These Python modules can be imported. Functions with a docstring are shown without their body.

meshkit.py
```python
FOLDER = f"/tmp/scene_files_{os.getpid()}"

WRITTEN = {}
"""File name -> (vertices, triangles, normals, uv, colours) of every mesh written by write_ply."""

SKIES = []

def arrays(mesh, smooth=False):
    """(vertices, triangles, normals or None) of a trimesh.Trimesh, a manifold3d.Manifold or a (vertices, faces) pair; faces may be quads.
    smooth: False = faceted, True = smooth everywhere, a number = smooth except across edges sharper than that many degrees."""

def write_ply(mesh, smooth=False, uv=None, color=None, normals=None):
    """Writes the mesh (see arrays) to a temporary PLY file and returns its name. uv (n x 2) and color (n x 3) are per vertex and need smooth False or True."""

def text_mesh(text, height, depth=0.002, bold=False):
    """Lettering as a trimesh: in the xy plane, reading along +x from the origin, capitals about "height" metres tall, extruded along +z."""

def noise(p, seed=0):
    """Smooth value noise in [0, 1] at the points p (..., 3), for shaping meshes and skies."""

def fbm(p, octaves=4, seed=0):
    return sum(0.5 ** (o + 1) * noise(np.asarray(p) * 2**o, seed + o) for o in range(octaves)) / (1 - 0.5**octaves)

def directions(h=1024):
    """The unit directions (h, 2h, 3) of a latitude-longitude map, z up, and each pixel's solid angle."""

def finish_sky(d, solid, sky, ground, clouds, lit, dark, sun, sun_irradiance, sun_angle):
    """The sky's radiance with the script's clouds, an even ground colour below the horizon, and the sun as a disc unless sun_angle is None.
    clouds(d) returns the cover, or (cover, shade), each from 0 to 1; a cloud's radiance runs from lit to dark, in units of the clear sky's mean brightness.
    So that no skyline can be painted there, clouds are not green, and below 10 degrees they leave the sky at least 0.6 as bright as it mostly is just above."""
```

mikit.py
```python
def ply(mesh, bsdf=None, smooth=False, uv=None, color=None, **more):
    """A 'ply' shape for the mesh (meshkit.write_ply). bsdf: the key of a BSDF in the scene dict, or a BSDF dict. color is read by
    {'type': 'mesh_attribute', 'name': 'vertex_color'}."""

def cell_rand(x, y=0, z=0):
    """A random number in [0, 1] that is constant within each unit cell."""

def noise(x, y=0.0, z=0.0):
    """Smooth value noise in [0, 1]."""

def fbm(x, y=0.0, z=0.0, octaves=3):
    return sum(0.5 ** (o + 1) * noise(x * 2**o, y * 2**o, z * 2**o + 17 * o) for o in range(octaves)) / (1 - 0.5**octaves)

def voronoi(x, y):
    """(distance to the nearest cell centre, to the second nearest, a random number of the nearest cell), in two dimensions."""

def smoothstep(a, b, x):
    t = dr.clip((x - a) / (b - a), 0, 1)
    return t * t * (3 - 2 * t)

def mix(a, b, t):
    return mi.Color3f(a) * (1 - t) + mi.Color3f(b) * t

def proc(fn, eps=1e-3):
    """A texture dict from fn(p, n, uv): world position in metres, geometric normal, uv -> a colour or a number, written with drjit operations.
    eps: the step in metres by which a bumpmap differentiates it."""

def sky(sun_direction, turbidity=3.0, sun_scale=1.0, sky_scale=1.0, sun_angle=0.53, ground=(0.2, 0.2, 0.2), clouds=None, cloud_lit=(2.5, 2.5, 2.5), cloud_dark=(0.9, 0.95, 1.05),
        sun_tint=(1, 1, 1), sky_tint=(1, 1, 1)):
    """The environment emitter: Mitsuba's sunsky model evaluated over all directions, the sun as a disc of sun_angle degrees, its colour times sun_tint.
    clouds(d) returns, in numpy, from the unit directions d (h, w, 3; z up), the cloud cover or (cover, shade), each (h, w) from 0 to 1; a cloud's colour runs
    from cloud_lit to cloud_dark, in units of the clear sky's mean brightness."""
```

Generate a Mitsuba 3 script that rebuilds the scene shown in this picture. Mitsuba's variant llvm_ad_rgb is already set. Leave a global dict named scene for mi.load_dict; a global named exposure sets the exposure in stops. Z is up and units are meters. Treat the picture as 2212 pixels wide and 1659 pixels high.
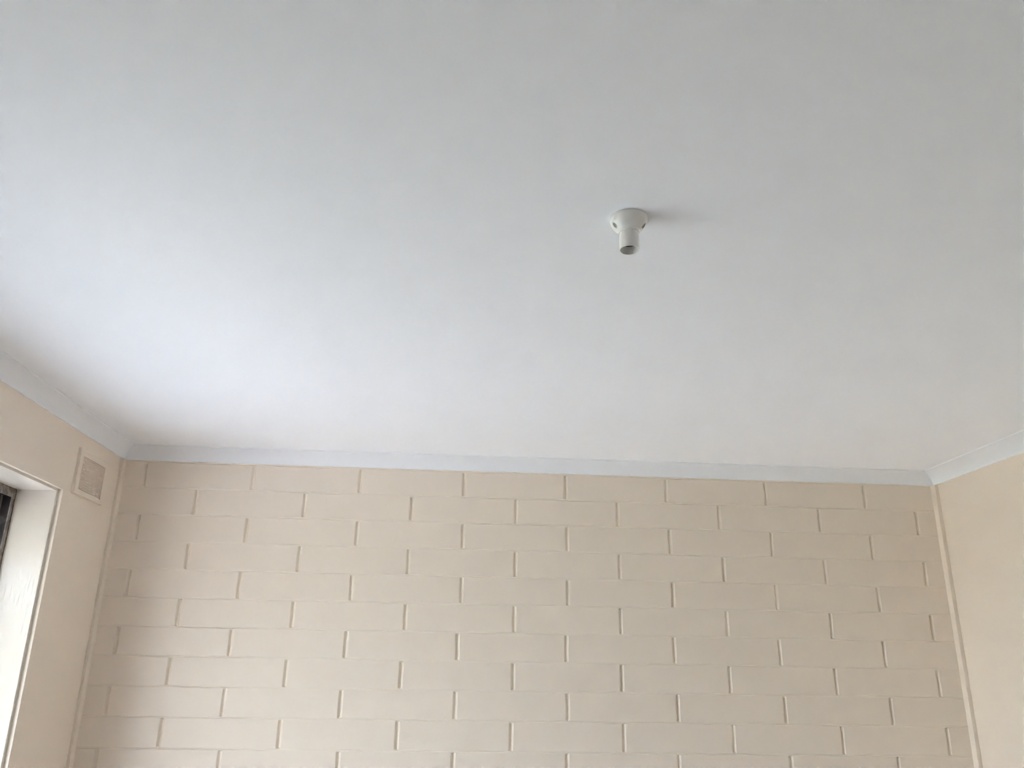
import math
import numpy as np
import trimesh
import manifold3d as m3
import drjit as dr
import mitsuba as mi
import mikit, meshkit
from mikit import noise, fbm, smoothstep, mix, proc

T = mi.ScalarTransform4f
scene, labels = {}, {}

# ------------------------------------------------------------------ camera, sky, exposure
Z0 = 2.344                      # height of the bottom edge of the cornice line above the floor
CAM = np.array([1.1669, -3.0999, Z0 - 0.7165])
YAW, PITCH, ROLL, FOCAL = 0.0692, 0.3361, 0.01644, 1756.2
fwd = np.array([math.sin(YAW) * math.cos(PITCH), math.cos(YAW) * math.cos(PITCH), math.sin(PITCH)])
rgt = np.array([math.cos(YAW), -math.sin(YAW), 0.0])
upv = np.cross(rgt, fwd)
upv = upv * math.cos(ROLL) - rgt * math.sin(ROLL)
scene['camera'] = {'type': 'perspective', 'fov': math.degrees(2 * math.atan(1106 / FOCAL)), 'fov_axis': 'x', 'near_clip': 0.02,
                   'to_world': T().look_at(origin=CAM.tolist(), target=(CAM + fwd).tolist(), up=upv.tolist())}


def overcast(d):
    c = meshkit.fbm(d * np.array([2.0, 2.0, 3.5]) + 3.1, 4, 5)
    return 0.75 + 0 * c, np.clip((c - 0.35) * 1.4, 0, 0.6)


scene['sky'] = mikit.sky(sun_direction=(0.72, -0.05, 0.68), turbidity=3.5, sun_scale=0.6, sky_scale=1.0, ground=(0.3, 0.3, 0.3),
                         clouds=overcast, sun_tint=(0.9, 1.0, 1.12), sky_tint=(0.92, 1.0, 1.08), cloud_lit=(2.3, 2.5, 2.75), cloud_dark=(1.75, 1.9, 2.1))
exposure = 5.44

# ------------------------------------------------------------------ room dimensions (metres)
XL, XR, YF, ZC = -0.084, 3.096, -3.95, Z0 + 0.056     # left, right, front (behind the camera), ceiling
HC = 0.09941                                           # height of one course
WIN = dict(y0=-2.15, y1=-0.468, z0=Z0 - 2.2, z1=Z0 - 0.211, xf=-0.205)


# ------------------------------------------------------------------ mesh helpers
def box(x0, x1, y0, y1, z0, z1):
    b = trimesh.creation.box((x1 - x0, y1 - y0, z1 - z0))
    b.apply_translation(((x0 + x1) / 2, (y0 + y1) / 2, (z0 + z1) / 2))
    return b


def bevel_box(x0, x1, y0, y1, z0, z1, r=0.002):
    p = []
    for x, sx in ((x0, 1), (x1, -1)):
        for y, sy in ((y0, 1), (y1, -1)):
            for z, sz in ((z0, 1), (z1, -1)):
                p += [(x, y + sy * r, z + sz * r), (x + sx * r, y, z + sz * r), (x + sx * r, y + sy * r, z)]
    return trimesh.convex.convex_hull(np.array(p))


def cat(*ms):
    return trimesh.util.concatenate(list(ms))


def numbered(key):
    if key not in scene and not any(k.startswith(key + '__') for k in scene):
        return key
    i = 1
    while f'{key}_{i:03d}' in scene:
        i += 1
    return f'{key}_{i:03d}'


def obj(name, mesh, mat, parent=None, smooth=False, label=None, category=None, kind=None, group=None):
    key = numbered(f'{parent}__{name}' if parent else name)
    scene[key] = mikit.ply(mesh, mat, smooth=smooth)
    d = {k: v for k, v in dict(label=label, category=category, kind=kind, group=group).items() if v}
    if d:
        labels[key] = d
    return key


def lathe(profile, n=64):
    """Solid of revolution about z from (radius, z) points going up, closed on the axis."""
    return m3.Manifold.revolve(m3.CrossSection([np.array(profile, float)]), n)


# ------------------------------------------------------------------ materials
def principled(color, rough=0.5, spec=0.5, **kw):
    c = color if isinstance(color, dict) else {'type': 'rgb', 'value': list(color)}
    return {'type': 'principled', 'base_color': c, 'roughness': rough, 'specular': spec, **kw}


def bumped(inner, fn, scale, eps=1e-3):
    return {'type': 'bumpmap', 'arbitrary': proc(fn, eps), 'scale': scale, 'bsdf': inner}


CREAM = (0.77, 0.677, 0.575)


def wall_paint_relief(p, n, uv):          # roller stipple and the odd nib in the paint
    s = fbm(p.x * 260, p.z * 260 + p.y * 190, p.y * 260, 2)
    nib = smoothstep(0.80, 0.92, noise(p.x * 95, p.z * 95, p.y * 95))
    return s * 0.5 + nib * 2.2


def plaster_relief(p, n, uv):
    return fbm(p.x * 220, p.y * 220, p.z * 220, 2)


def brush_relief(p, n, uv):               # brush strokes running up and down the glossy reveal
    return noise(p.x * 330 + p.y * 330, p.z * 30, 0) * 0.75 + noise(p.x * 700 + p.y * 700, p.z * 70, 5) * 0.25


def dirty_frame(p, n, uv):                # weathered aluminium with grime in patches
    a = fbm(p.x * 60 + p.y * 90, p.y * 40, p.z * 45, 4)
    b = noise(p.x * 300, p.y * 300, p.z * 260)
    t = smoothstep(0.42, 0.66, a) * 0.75 + 0.25 * smoothstep(0.6, 0.9, b)
    return mix((0.30, 0.27, 0.24), (0.14, 0.12, 0.105), t)


def dark_frame(p, n, uv):
    a = fbm(p.x * 70, p.y * 70, p.z * 30, 4)
    return mix((0.035, 0.028, 0.028), (0.12, 0.10, 0.10), smoothstep(0.45, 0.75, a))


def rust(p, n, uv):
    a = fbm(p.x * 120, p.y * 120, p.z * 90, 3)
    return mix((0.07, 0.045, 0.03), (0.20, 0.13, 0.085), smoothstep(0.4, 0.7, a))


def carpet(p, n, uv):
    return mix((0.355, 0.36, 0.365), (0.41, 0.415, 0.42), noise(p.x * 180, p.y * 180))


scene['m_wall'] = bumped(principled(CREAM, 0.34, 0.5), wall_paint_relief, 0.00016)
scene['m_trim'] = principled(CREAM, 0.35, 0.45)
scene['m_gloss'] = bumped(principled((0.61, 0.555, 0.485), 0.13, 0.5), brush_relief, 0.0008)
scene['m_ceiling'] = bumped(principled((0.84, 0.85, 0.87), 0.8, 0.2), plaster_relief, 0.00008)
scene['m_cornice'] = principled((0.82, 0.83, 0.85), 0.6, 0.3)
scene['m_vent'] = principled(CREAM, 0.5, 0.4)
scene['m_plastic'] = principled((0.78, 0.77, 0.74), 0.07, 0.5)
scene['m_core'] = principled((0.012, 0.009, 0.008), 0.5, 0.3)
scene['m_frame'] = principled(proc(dirty_frame), 0.6, 0.4)
scene['m_sash'] = principled(proc(dark_frame), 0.55, 0.4)
scene['m_rust'] = principled(proc(rust), 0.9, 0.2)
scene['m_floor'] = principled(proc(carpet), 0.95, 0.1)
scene['m_eave'] = principled((0.70, 0.68, 0.63), 0.6, 0.3)
scene['m_ground'] = principled((0.50, 0.50, 0.515), 0.9, 0.2)
scene['m_front'] = principled((0.30, 0.285, 0.26), 0.6, 0.3)
scene['m_lawn'] = principled((0.17, 0.19, 0.11), 0.9, 0.2)
scene['m_glass'] = {'type': 'thindielectric', 'int_ior': 1.5}

# ------------------------------------------------------------------ the room shell
obj('floor', box(XL - .3, XR + .2, YF - .2, .2, -.12, 0), 'm_floor', kind='structure', label='plain beige carpeted floor of the room')
obj('ceiling', box(XL - .3, XR + .2, YF - .2, .2, ZC, ZC + .12), 'm_ceiling', kind='structure', label='smooth white plasterboard ceiling')
obj('wall_right', box(XR, XR + .2, YF - .2, .2, 0, ZC), 'm_wall', kind='structure', label='smooth cream painted plasterboard wall on the right')
obj('wall_front', box(XL, XR, YF - .2, YF, 0, ZC), 'm_front', kind='structure', label='plain wall behind the camera')

w = WIN
LIN = 0.018                                            # thickness of the reveal boards
hy0, hy1, hz0, hz1 = w['y0'] - LIN, w['y1'] + LIN, w['z0'] - LIN, w['z1'] + LIN
XO = XL - 0.25
VENT = dict(y0=-.3755, y1=-.1440, z0=Z0 - .197, z1=Z0 - .0465)
DUCT = (VENT['y0'] + .024, VENT['y1'] - .027, VENT['z0'] + .0155, VENT['z1'] - .0215)     # opening through the wall lining behind the vent


def as_manifold(t):
    return m3.Manifold(m3.Mesh(np.asarray(t.vertices, np.float32), np.asarray(t.faces, np.uint32)))


shell = as_manifold(box(XO, XL, YF - .2, .2, 0, ZC)) - as_manifold(box(XO - .1, XL + .1, hy0, hy1, hz0, hz1)) - as_manifold(box(XL - .16, XL + .1, *DUCT))
obj('wall_left', shell, 'm_wall', kind='structure', label='smooth cream painted plasterboard wall on the left with the window')

# back wall: a backing wall that carries every block of the stretcher bond
obj('wall_back', box(XL, XR, .03, .2, 0, ZC), 'm_wall', kind='structure', label='cream painted back wall of long concrete blocks in stretcher bond')
JX = {1: [0, 1, 5, 2, -2, -5, -5, -2], 2: [-2, 3, 6, 4, -1, 0, 2, 1], 3: [4, 1, 7, 5, 2, 0, 2, 3], 4: [-2, 2, 5, 5, 2, 4, 4, 4],
      5: [3, -1, 3, 6, 3, 2, 2, 3], 6: [-4, 0, 5, 3, 0, 3, 3, 0], 7: [0, -7, -2, -1, -3, -3, -3, -1], 8: [-7, -4, 0, 2, -2, -1, -1, -6],
      9: [2, -6, -4, -2, 0, 0, -3, -2], 10: [-5, -5, -2, -3, 0, -2, 0, -3]}   # laying tolerance of the upright joints, mm
rng = np.random.default_rng(11)


def wob(a, b, c, amp):                                 # smooth wobble in [-amp, amp]
    q = np.stack(np.broadcast_arrays(np.asarray(a, float), np.asarray(b, float), np.asarray(c, float)), -1)
    return (meshkit.fbm(q, 3, 7) - 0.5) * 2 * amp


def block_mesh(x0, x1, z0, z1, row, left_joint, right_joint, tilt):
    """One block with its half joints: shaped front at y = 0, body going back to y = 0.03."""
    ex = np.array([0, 1.5, 3, 4.5, 6, 7.5, 9.5, 14]) / 1000
    ez = np.array([0, 0.8, 1.6, 2.6, 4, 6, 9]) / 1000
    xs = np.concatenate([x0 + ex, np.linspace(x0 + .014, x1 - .014, max(3, int((x1 - x0) / .02)))[1:-1], (x1 - ex)[::-1]])
    zs = np.concatenate([z0 + ez, np.linspace(z0 + .009, z1 - .009, 8)[1:-1], (z1 - ez)[::-1]])
    X, Z = np.meshgrid(xs, zs, indexing='ij')
    dl, dr_ = X - x0, x1 - X
    db, dt = Z - z0, z1 - Z
    # wander of the joints, the same for the neighbours that share them
    fl, fr = np.exp(-dl / .02), np.exp(-dr_ / .02)
    Xw = X + fl * wob(x0 * 7, Z * 28, row, .0022) + fr * wob(x1 * 7, Z * 28, row, .0022)
    fb, ft = np.exp(-db / .02), np.exp(-dt / .02)
    Zw = Z + fb * wob(X * 14, z0 * 9, 3, .0016) + ft * wob(X * 14, z1 * 9, 3, .0016)
    ends = np.clip((np.minimum(db, dt) - .0025) / .004, 0, 1)
    ends = ends * ends * (3 - 2 * ends)

    def groove(d, half, depth):
        t = np.clip(d / half, 0, 1)
        return depth * (0.5 + 0.5 * np.cos(np.pi * t)) ** 0.8
    dep_l = .0085 * (1 + wob(x0 * 3, row, 1, .25)) * (1 if left_joint else 0)
    dep_r = .0085 * (1 + wob(x1 * 3, row, 1, .25)) * (1 if right_joint else 0)
    Y = np.maximum(groove(dl, .0078, dep_l), groove(dr_, .0078, dep_r)) * ends
    bed_b = .0016 * (1 + 1.3 * wob(X * 3.1, z0 * 5, 9, 1))
    bed_t = .0016 * (1 + 1.3 * wob(X * 3.1, z1 * 5, 9, 1))
    Y = np.maximum(Y, np.maximum(groove(db, .0032, 1) * bed_b, groove(dt, .0032, 1) * bed_t))
    inner = np.clip(np.minimum(np.minimum(dl, dr_) / .012, np.minimum(db, dt) / .008), 0, 1)
    Y = Y - inner * (tilt[0] + tilt[1] * (X - x0) + tilt[2] * (Z - z0)) + wob(X * 9, Z * 9, row, .00035) * inner
    nx, nz = X.shape
    V = np.stack([Xw, Y, Zw], -1).reshape(-1, 3)
    i, j = np.meshgrid(np.arange(nx - 1), np.arange(nz - 1), indexing='ij')
    a, b, c, d = i * nz + j, (i + 1) * nz + j, (i + 1) * nz + j + 1, i * nz + j + 1
    F = np.concatenate([np.stack([a, b, c], -1).reshape(-1, 3), np.stack([a, c, d], -1).reshape(-1, 3)])
    rim = [k * nz for k in range(nx)] + [(nx - 1) * nz + k for k in range(1, nz)] + [k * nz + nz - 1 for k in range(nx - 2, -1, -1)] + list(range(nz - 2, 0, -1))
    B = V[rim].copy()
    B[:, 1] = .03
    n0, m = len(V), len(rim)
    side = []
    for k in range(m):
        k2 = (k + 1) % m
        side += [(rim[k], n0 + k, n0 + k2), (rim[k], n0 + k2, rim[k2])]
    back = [(n0, n0 + k + 1, n0 + k) for k in range(1, m - 1)]
    return trimesh.Trimesh(np.vstack([V, B]), np.vstack([F, side, back]), process=False)


ROWS = int(Z0 / HC)
for row in range(0, ROWS + 2):
    zt = ZC if row == 0 else Z0 - (row - 1) * HC
    zb = max(0.0, Z0 - row * HC)
    if zt - zb < .01:
        continue
    offs = JX.get(row) or [int(v) for v in rng.integers(-4, 5, 8)]
    joints = [i * .4 + (0.2008 if row % 2 == 0 else 0) + offs[i] / 1000 for i in range(8)]
    edges = [XL] + [x for x in joints if XL + .03 < x < XR - .03] + [XR]
    for k in range(len(edges) - 1):
        tilt = (rng.uniform(-.0002, .0003), rng.uniform(-.0005, .0005), rng.uniform(-.0012, .0012))
        obj('brick', block_mesh(edges[k], edges[k + 1], zb, zt, row, k > 0, k < len(edges) - 2, tilt), 'm_wall', 'wall_back', smooth=40)

nibs = []                                              # dried drips and nibs of paint by the joint ends
for k in range(34):
    row = int(rng.integers(1, 13))
    x = rng.integers(0, 8) * .4 + (0.2008 if row % 2 == 0 else 0) + rng.uniform(-.010, .014)
    if not XL + .03 < x < XR - .03:
        continue
    z = Z0 - row * HC + (rng.uniform(.003, .009) if rng.random() < .7 else HC - rng.uniform(.003, .008))
    nib = trimesh.creation.icosphere(1, rng.uniform(.0010, .0022))
    nib.vertices = nib.vertices * np.array([rng.uniform(.8, 1.6), .55, rng.uniform(.8, 1.3)]) + np.array([x, .0003, z])
    nibs.append(nib)
obj('paint_drips', cat(*nibs), 'm_wall', 'wall_back', smooth=True, kind='stuff', label='dried drips of cream paint by the joints')

# upright timber strips in the two back corners
obj('trim_1', bevel_box(XL, XL + .0105, -.031, 0.002, 0, Z0 + .0035, .0015), 'm_trim', kind='structure', label='narrow cream strip up the left back corner')
obj('trim_2', bevel_box(XR - .0155, XR, -.028, 0.002, 0, Z0 + .0035, .0015), 'm_trim', kind='structure', label='narrow cream strip up the right back corner')


# cornice: a plaster cove along each wall, mitred at the corners
def cove(P, D):
    pts = [(P, 0.0), (P, .0042), (P - .0025, .006)]
    a, b = P - .0085, D - .012
    for t in np.linspace(0, np.pi / 2, 11)[1:]:
        arc = np.array([(P - .0025) - a * math.sin(t), (D - .006) - b * math.cos(t)])
        s = t / (np.pi / 2)
        chord = np.array([(P - .0025) - a * s, .006 + b * s])
        pts.append(tuple(0.55 * arc + 0.45 * chord))
    return pts + [(.0055, D), (0.0, D), (0.0, 0.0)]


def cornice(start, end):
    """start, end: the same profile as 3-D points at the two ends."""
    a, b = np.array(start), np.array(end)
    n = len(a)
    f = []
    for k in range(n - 1):
        f += [(k, k + 1, n + k + 1), (k, n + k + 1, n + k)]
    for k in range(n - 2):                             # end caps fan out from the corner of wall and ceiling
        f += [(n - 1, k + 1, k), (2 * n - 1, n + k, n + k + 1)]
    f += [(n - 1, 0, n), (n - 1, n, 2 * n - 1)]
    f = np.array(f)
    v = np.vstack([a, b])
    t = trimesh.Trimesh(v, f, process=False)
    return t if t.face_normals[12][2] < 0 else trimesh.Trimesh(v, f[:, ::-1], process=False)


PB, PL, PR, DC = .046, .041, .058, ZC - Z0 - .0038
cb, cl, cr = cove(PB, DC), cove(PL, DC), cove(PR, DC)
nl = [(XL + q[0], -p[0], ZC - p[1]) for p, q in zip(cb, cl)]
nr = [(XR - q[0], -p[0], ZC - p[1]) for p, q in zip(cb, cr)]
obj('trim_3', cornice(nl, nr), 'm_cornice', kind='structure', smooth=22, label='white plaster cove cornice along the top of the block wall')
obj('trim_4', cornice([(XL + q[0], YF, ZC - q[1]) for q in cl], nl), 'm_cornice', kind='structure', smooth=22, label='white plaster cove cornice above the window wall')
obj('trim_5', cornice(nr, [(XR - q[0], YF, ZC - q[1]) for q in cr]), 'm_cornice', kind='structure', smooth=22, label='white plaster cove cornice along the right wall')
obj('baseboard_back', bevel_box(XL, XR, -.014, 0.0, 0, .09, .002), 'm_trim', kind='structure', label='cream skirting board below the block wall')
obj('baseboard_right', bevel_box(XR - .014, XR, YF, -.03, 0, .09, .002), 'm_trim', kind='structure', label='cream skirting board along the right wall')

# ------------------------------------------------------------------ the window in the left wall
xf = w['xf']
W = 'window_1'
labels[W] = {'label': 'window in the left wall with deep glossy cream reveal and weathered frame', 'kind': 'structure'}
xe = XL + .0008
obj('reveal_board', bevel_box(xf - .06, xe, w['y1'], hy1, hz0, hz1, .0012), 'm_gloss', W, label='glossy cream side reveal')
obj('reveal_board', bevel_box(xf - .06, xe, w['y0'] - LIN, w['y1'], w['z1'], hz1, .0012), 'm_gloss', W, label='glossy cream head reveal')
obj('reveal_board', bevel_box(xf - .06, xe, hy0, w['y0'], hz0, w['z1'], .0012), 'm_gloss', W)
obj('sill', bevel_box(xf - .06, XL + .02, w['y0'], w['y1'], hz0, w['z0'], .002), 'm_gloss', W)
# casing set back from the reveal edge, with a lit inner edge
ci, cw, ct = .0115, .046, .0135
ya, za = w['y1'] + ci, w['z1'] + .0075
yb, zb_ = w['y0'] - ci, w['z0'] - ci


def casing(poly_yz):
    """A board of quadrilateral outline in the yz plane on the left wall."""
    v = [(x, y, z) for (y, z) in poly_yz for x in (XL, XL + ct)]
    return trimesh.convex.convex_hull(np.array(v))


obj('casing', casing([(yb, za), (ya, za), (ya + cw, za + cw), (yb - cw, za + cw)]), 'm_trim', W)
obj('casing', casing([(ya, za), (ya + cw, za + cw), (ya + cw, zb_ - cw), (ya, zb_ - cw)]), 'm_trim', W)
obj('casing', casing([(yb, za), (yb - cw, za + cw), (yb - cw, zb_ - cw), (yb, zb_ - cw)]), 'm_trim', W)
obj('casing', casing([(ya, zb_ - .02), (yb, zb_ - .02), (yb, zb_ - cw), (ya, zb_ - cw)]), 'm_trim', W)

# outer frame: room-side flange, deep dark channel, thin rib
F = obj('outer_frame', cat(
    bevel_box(xf - .004, xf, w['y0'], w['y1'], w['z1'] - .0275, w['z1'], .0008),
    bevel_box(xf - .004, xf - .0003, w['y1'] - .0165, w['y1'], w['z0'], w['z1'] - .0275, .0008),
    bevel_box(xf - .004, xf - .0003, w['y0'], w['y0'] + .0165, w['z0'], w['z1'] - .0275, .0008),
    bevel_box(xf - .004, xf, w['y0'], w['y1'], w['z0'], w['z0'] + .025, .0008)), 'm_frame', W, label='grimy grey flange of the window frame')
obj('channel', cat(
    box(xf - .08, xf - .004, w['y1'] - .0145, w['y1'], w['z0'], w['z1']),
    box(xf - .08, xf - .004, w['y0'], w['y0'] + .0145, w['z0'], w['z1']),
    box(xf - .08, xf - .004, w['y0'] + .0145, w['y1'] - .0145, w['z1'] - .022, w['z1']),
    box(xf - .08, xf - .004, w['y0'] + .0145, w['y1'] - .0145, w['z0'], w['z0'] + .018)), 'm_sash', F, label='dark dirty channel behind the flange')
obj('rib', cat(
    bevel_box(xf - .032, xf - .029, w['y1'] - .0235, w['y1'] - .0145, w['z0'], w['z1'] - .022, .0005),
    bevel_box(xf - .032, xf - .029, w['y0'] + .0145, w['y0'] + .0235, w['z0'], w['z1'] - .022, .0005)), 'm_frame', F)
# two sashes with a pane each
ymid = (w['y0'] + w['y1']) / 2
for (s0, s1, xs) in ((w['y1'] - .018, ymid - .02, xf - .052), (ymid + .02, w['y0'] + .018, xf - .074)):
    lo, hi = min(s0, s1), max(s0, s1)
    zt, zb2 = w['z1'] - .024, w['z0'] + .02
    S = obj('sash', cat(bevel_box(xs, xs + .018, lo, lo + .042, zb2, zt, .001), bevel_box(xs, xs + .018, hi - .042, hi, zb2, zt, .001),
                        bevel_box(xs, xs + .018, lo + .042, hi - .042, zt - .042, zt, .001), bevel_box(xs, xs + .018, lo + .042, hi - .042, zb2, zb2 + .05, .001)), 'm_sash', W)
    pane = trimesh.Trimesh([(xs + .009, lo + .04, zb2 + .045), (xs + .009, hi - .04, zb2 + .045), (xs + .009, hi - .04, zt - .04), (xs + .009, lo + .04, zt - .04)], [(0, 1, 2), (0, 2, 3)], process=False)
    obj('pane', pane, 'm_glass', S)

# cracked, peeling paint along the seam of frame and reveal
def ribbon(n, width, place):
    """A thin ragged strip along the seam: width(t) and place(t, across) for t from 0 to 1."""
    v, f = [], []
    for k in range(n + 1):
        t = k / n
        for across in (0.0, float(width(t))):
            x, y, z = place(t, across)
            v += [(x, y, z), (x + .0011, y, z)]
    for k in range(n):
        a = 4 * k
        for i, j in ((0, 1), (1, 3), (3, 2), (2, 0)):
            f += [(a + i, a + j, a + 4 + j), (a + i, a + 4 + j, a + 4 + i)]
    f += [(0, 2, 3), (0, 3, 1), (4 * n, 4 * n + 1, 4 * n + 3), (4 * n, 4 * n + 3, 4 * n + 2)]
    m = trimesh.Trimesh(v, f, process=False)
    trimesh.repair.fix_normals(m)
    return m


def ragged(t, seed):
    return float(meshkit.fbm(np.array([[t * 34.0, seed, .5]]), 3, 2)[0])


side_w = lambda t: .0009 + .0085 * max(0, ragged(t, 1) - .36) * (1 - t) ** 1.3 + .004 * math.exp(-((t - .13) / .06) ** 2)
head_w = lambda t: .0004 + .012 * max(0, ragged(t, 9) - .40) * (1 - t)
bits = [ribbon(110, side_w, lambda t, c: (xf + .0001, w['y1'] - c - .0001, w['z1'] - .004 - t * .30)),
        ribbon(60, head_w, lambda t, c: (xf + .0002, w['y1'] - .001 - t * .10, w['z1'] - c - .0001))]
obj('peeling_paint', cat(*bits), 'm_rust', W, label='dark ragged crack of peeling paint along the frame seam')

# ------------------------------------------------------------------ outside: the eave over the window, the yard, plus grass and a far wall added to shape the light
obj('trim_6', cat(box(XO - .62, XO, -6, 2, Z0 - .14, Z0 - .12), box(XO - .64, XO - .62, -6, 2, Z0 - .27, Z0 + .02)), 'm_eave', kind='structure', label='eave soffit and fascia outside above the window')
obj('ground', box(-30, XO - .02, -25, 22, -.45, -.35), 'm_ground', kind='structure', label='pale concrete yard outside the window')
obj('added_lawn', cat(box(-7, XO - .9, 0.1, 22, -.36, -.32), box(-30, -7, -23.9, 22, -.36, -.32)), 'm_lawn', kind='stuff', label='unseen short grass outside, added to dim the light into the room')  # grass added out of view to dim the ceiling front and right side
obj('wall_added', bevel_box(-26, -1.5, -24.3, -24, -.35, 3.15, .02), 'm_eave', kind='structure', label='unseen wall far outside, added to bound the reflection in the window reveal')  # unseen wall, added to cut off the sky reflection in the reveal
obj('wall_outside', box(XO - .75, XR + .9, YF - .9, .9, ZC + .125, ZC + .18), 'm_eave', kind='structure', label='flat roof sheet above the room')

# ------------------------------------------------------------------ wall vent
V = 'air_vent'
labels[V] = {'label': 'cream painted rectangular louvred air vent high on the left wall beside the window', 'category': 'air vent'}
vy0, vy1, vz0, vz1, vd = VENT['y0'], VENT['y1'], VENT['z0'], VENT['z1'], .0105
gy0, gy1, gz0, gz1 = DUCT


def vent_bar(a0, a1, b0, b1, ch):
    return bevel_box(XL, XL + vd, a0, a1, b0, b1, ch)


outer = trimesh.convex.convex_hull(np.array([(XL, y, z) for y in (vy0, vy1) for z in (vz0, vz1)] +
                                            [(XL + vd - .002, y, z) for y in (vy0 + .0005, vy1 - .0005) for z in (vz0 + .0005, vz1 - .0005)] +
                                            [(XL + vd, y, z) for y in (vy0 + .003, vy1 - .003) for z in (vz0 + .003, vz1 - .003)]))


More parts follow.
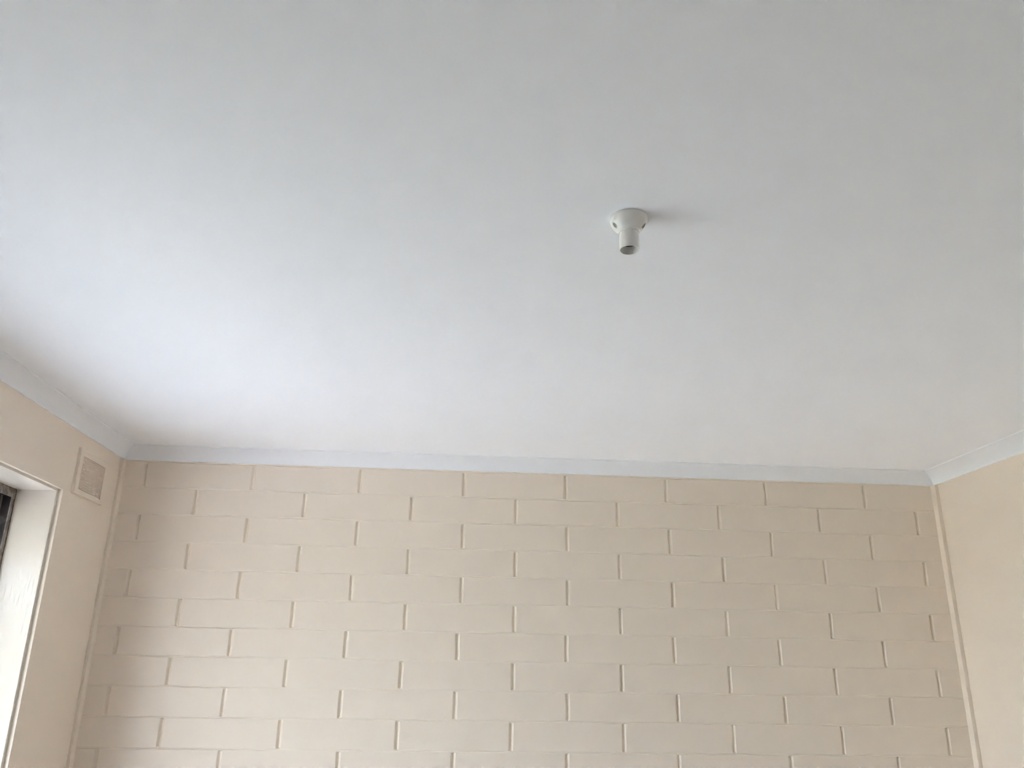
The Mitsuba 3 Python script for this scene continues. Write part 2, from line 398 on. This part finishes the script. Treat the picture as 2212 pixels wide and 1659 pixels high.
fr = as_manifold(outer) - as_manifold(box(XL - .01, XL + .03, gy0, gy1, gz0, gz1))
obj('surround', fr, 'm_vent', V)
NS = 22
pit = (gz1 - gz0) / NS
for k in range(NS):
    zc = gz0 + (k + .5) * pit
    obj('louvre', bevel_box(XL - .002, XL + .0065, gy0, gy1, zc - pit * .30, zc + pit * .30, .0006), 'm_vent', V)
for k in range(1, 20):
    yc = gy0 + k * (gy1 - gy0) / 20
    obj('upright', box(XL - .002, XL + .0035, yc - .0009, yc + .0009, gz0, gz1), 'm_vent', V)
clog = []
r3 = np.random.default_rng(3)
spots = [(.70, .80, .0, .30)] + [(a, a + r3.uniform(.03, .10), b, b + .05) for a, b in zip(r3.uniform(0, .9, 26), r3.uniform(0, .95, 26))] + [(.04, .12, .80, .88), (.5, .6, .72, .76)]
for a0, a1, b0, b1 in spots:
    clog.append(bevel_box(XL - .001, XL + .0058, gy0 + a0 * (gy1 - gy0), gy0 + min(1, a1) * (gy1 - gy0), gz0 + b0 * (gz1 - gz0), gz0 + min(1, b1) * (gz1 - gz0), .0008))
obj('clogged_paint', cat(*clog), 'm_vent', V, kind='stuff', label='dried paint filling some of the slots')

# ------------------------------------------------------------------ lamp holder on the ceiling
L = 'lamp_holder'
labels[L] = {'label': 'white plastic bare lamp holder without a bulb screwed to the ceiling', 'category': 'light fixture'}
hx, hy = 1.4617, -1.8270
mm = .001
prof = [(0, 0), (33.2, 0), (33.8, 1.2), (33.9, 4.5), (33.4, 8), (32.2, 12), (30.2, 16), (27.2, 20), (23.4, 23.4), (20.2, 25.8), (18.7, 28), (18.3, 31), (0, 31)]
base = lathe([(r_ * mm, -d * mm) for r_, d in prof][::-1], 96)
cam_az = math.atan2(CAM[1] - hy, CAM[0] - hx)
for da in (-64, 82, 189):
    a = cam_az + math.radians(da)
    cyl = m3.Manifold.cylinder(.022, .0044, .0044, 32).translate([.0262 * math.cos(a), .0262 * math.sin(a), -.0325])
    base = base - cyl


def placed(m):
    return m.translate([hx, hy, ZC])


obj('base', placed(base), 'm_plastic', L, smooth=35)
sl = [(15.2, 29), (17.1, 29), (17.3, 32), (18.1, 64.2), (17.8, 65), (16.7, 65), (16.4, 64.2), (15.2, 44), (15.2, 29)]
sleeve = m3.Manifold.revolve(m3.CrossSection([np.array([(r_ * mm, -d * mm) for r_, d in sl[:-1]])[::-1]]), 96)
obj('socket_sleeve', placed(sleeve), 'm_plastic', L, smooth=35)
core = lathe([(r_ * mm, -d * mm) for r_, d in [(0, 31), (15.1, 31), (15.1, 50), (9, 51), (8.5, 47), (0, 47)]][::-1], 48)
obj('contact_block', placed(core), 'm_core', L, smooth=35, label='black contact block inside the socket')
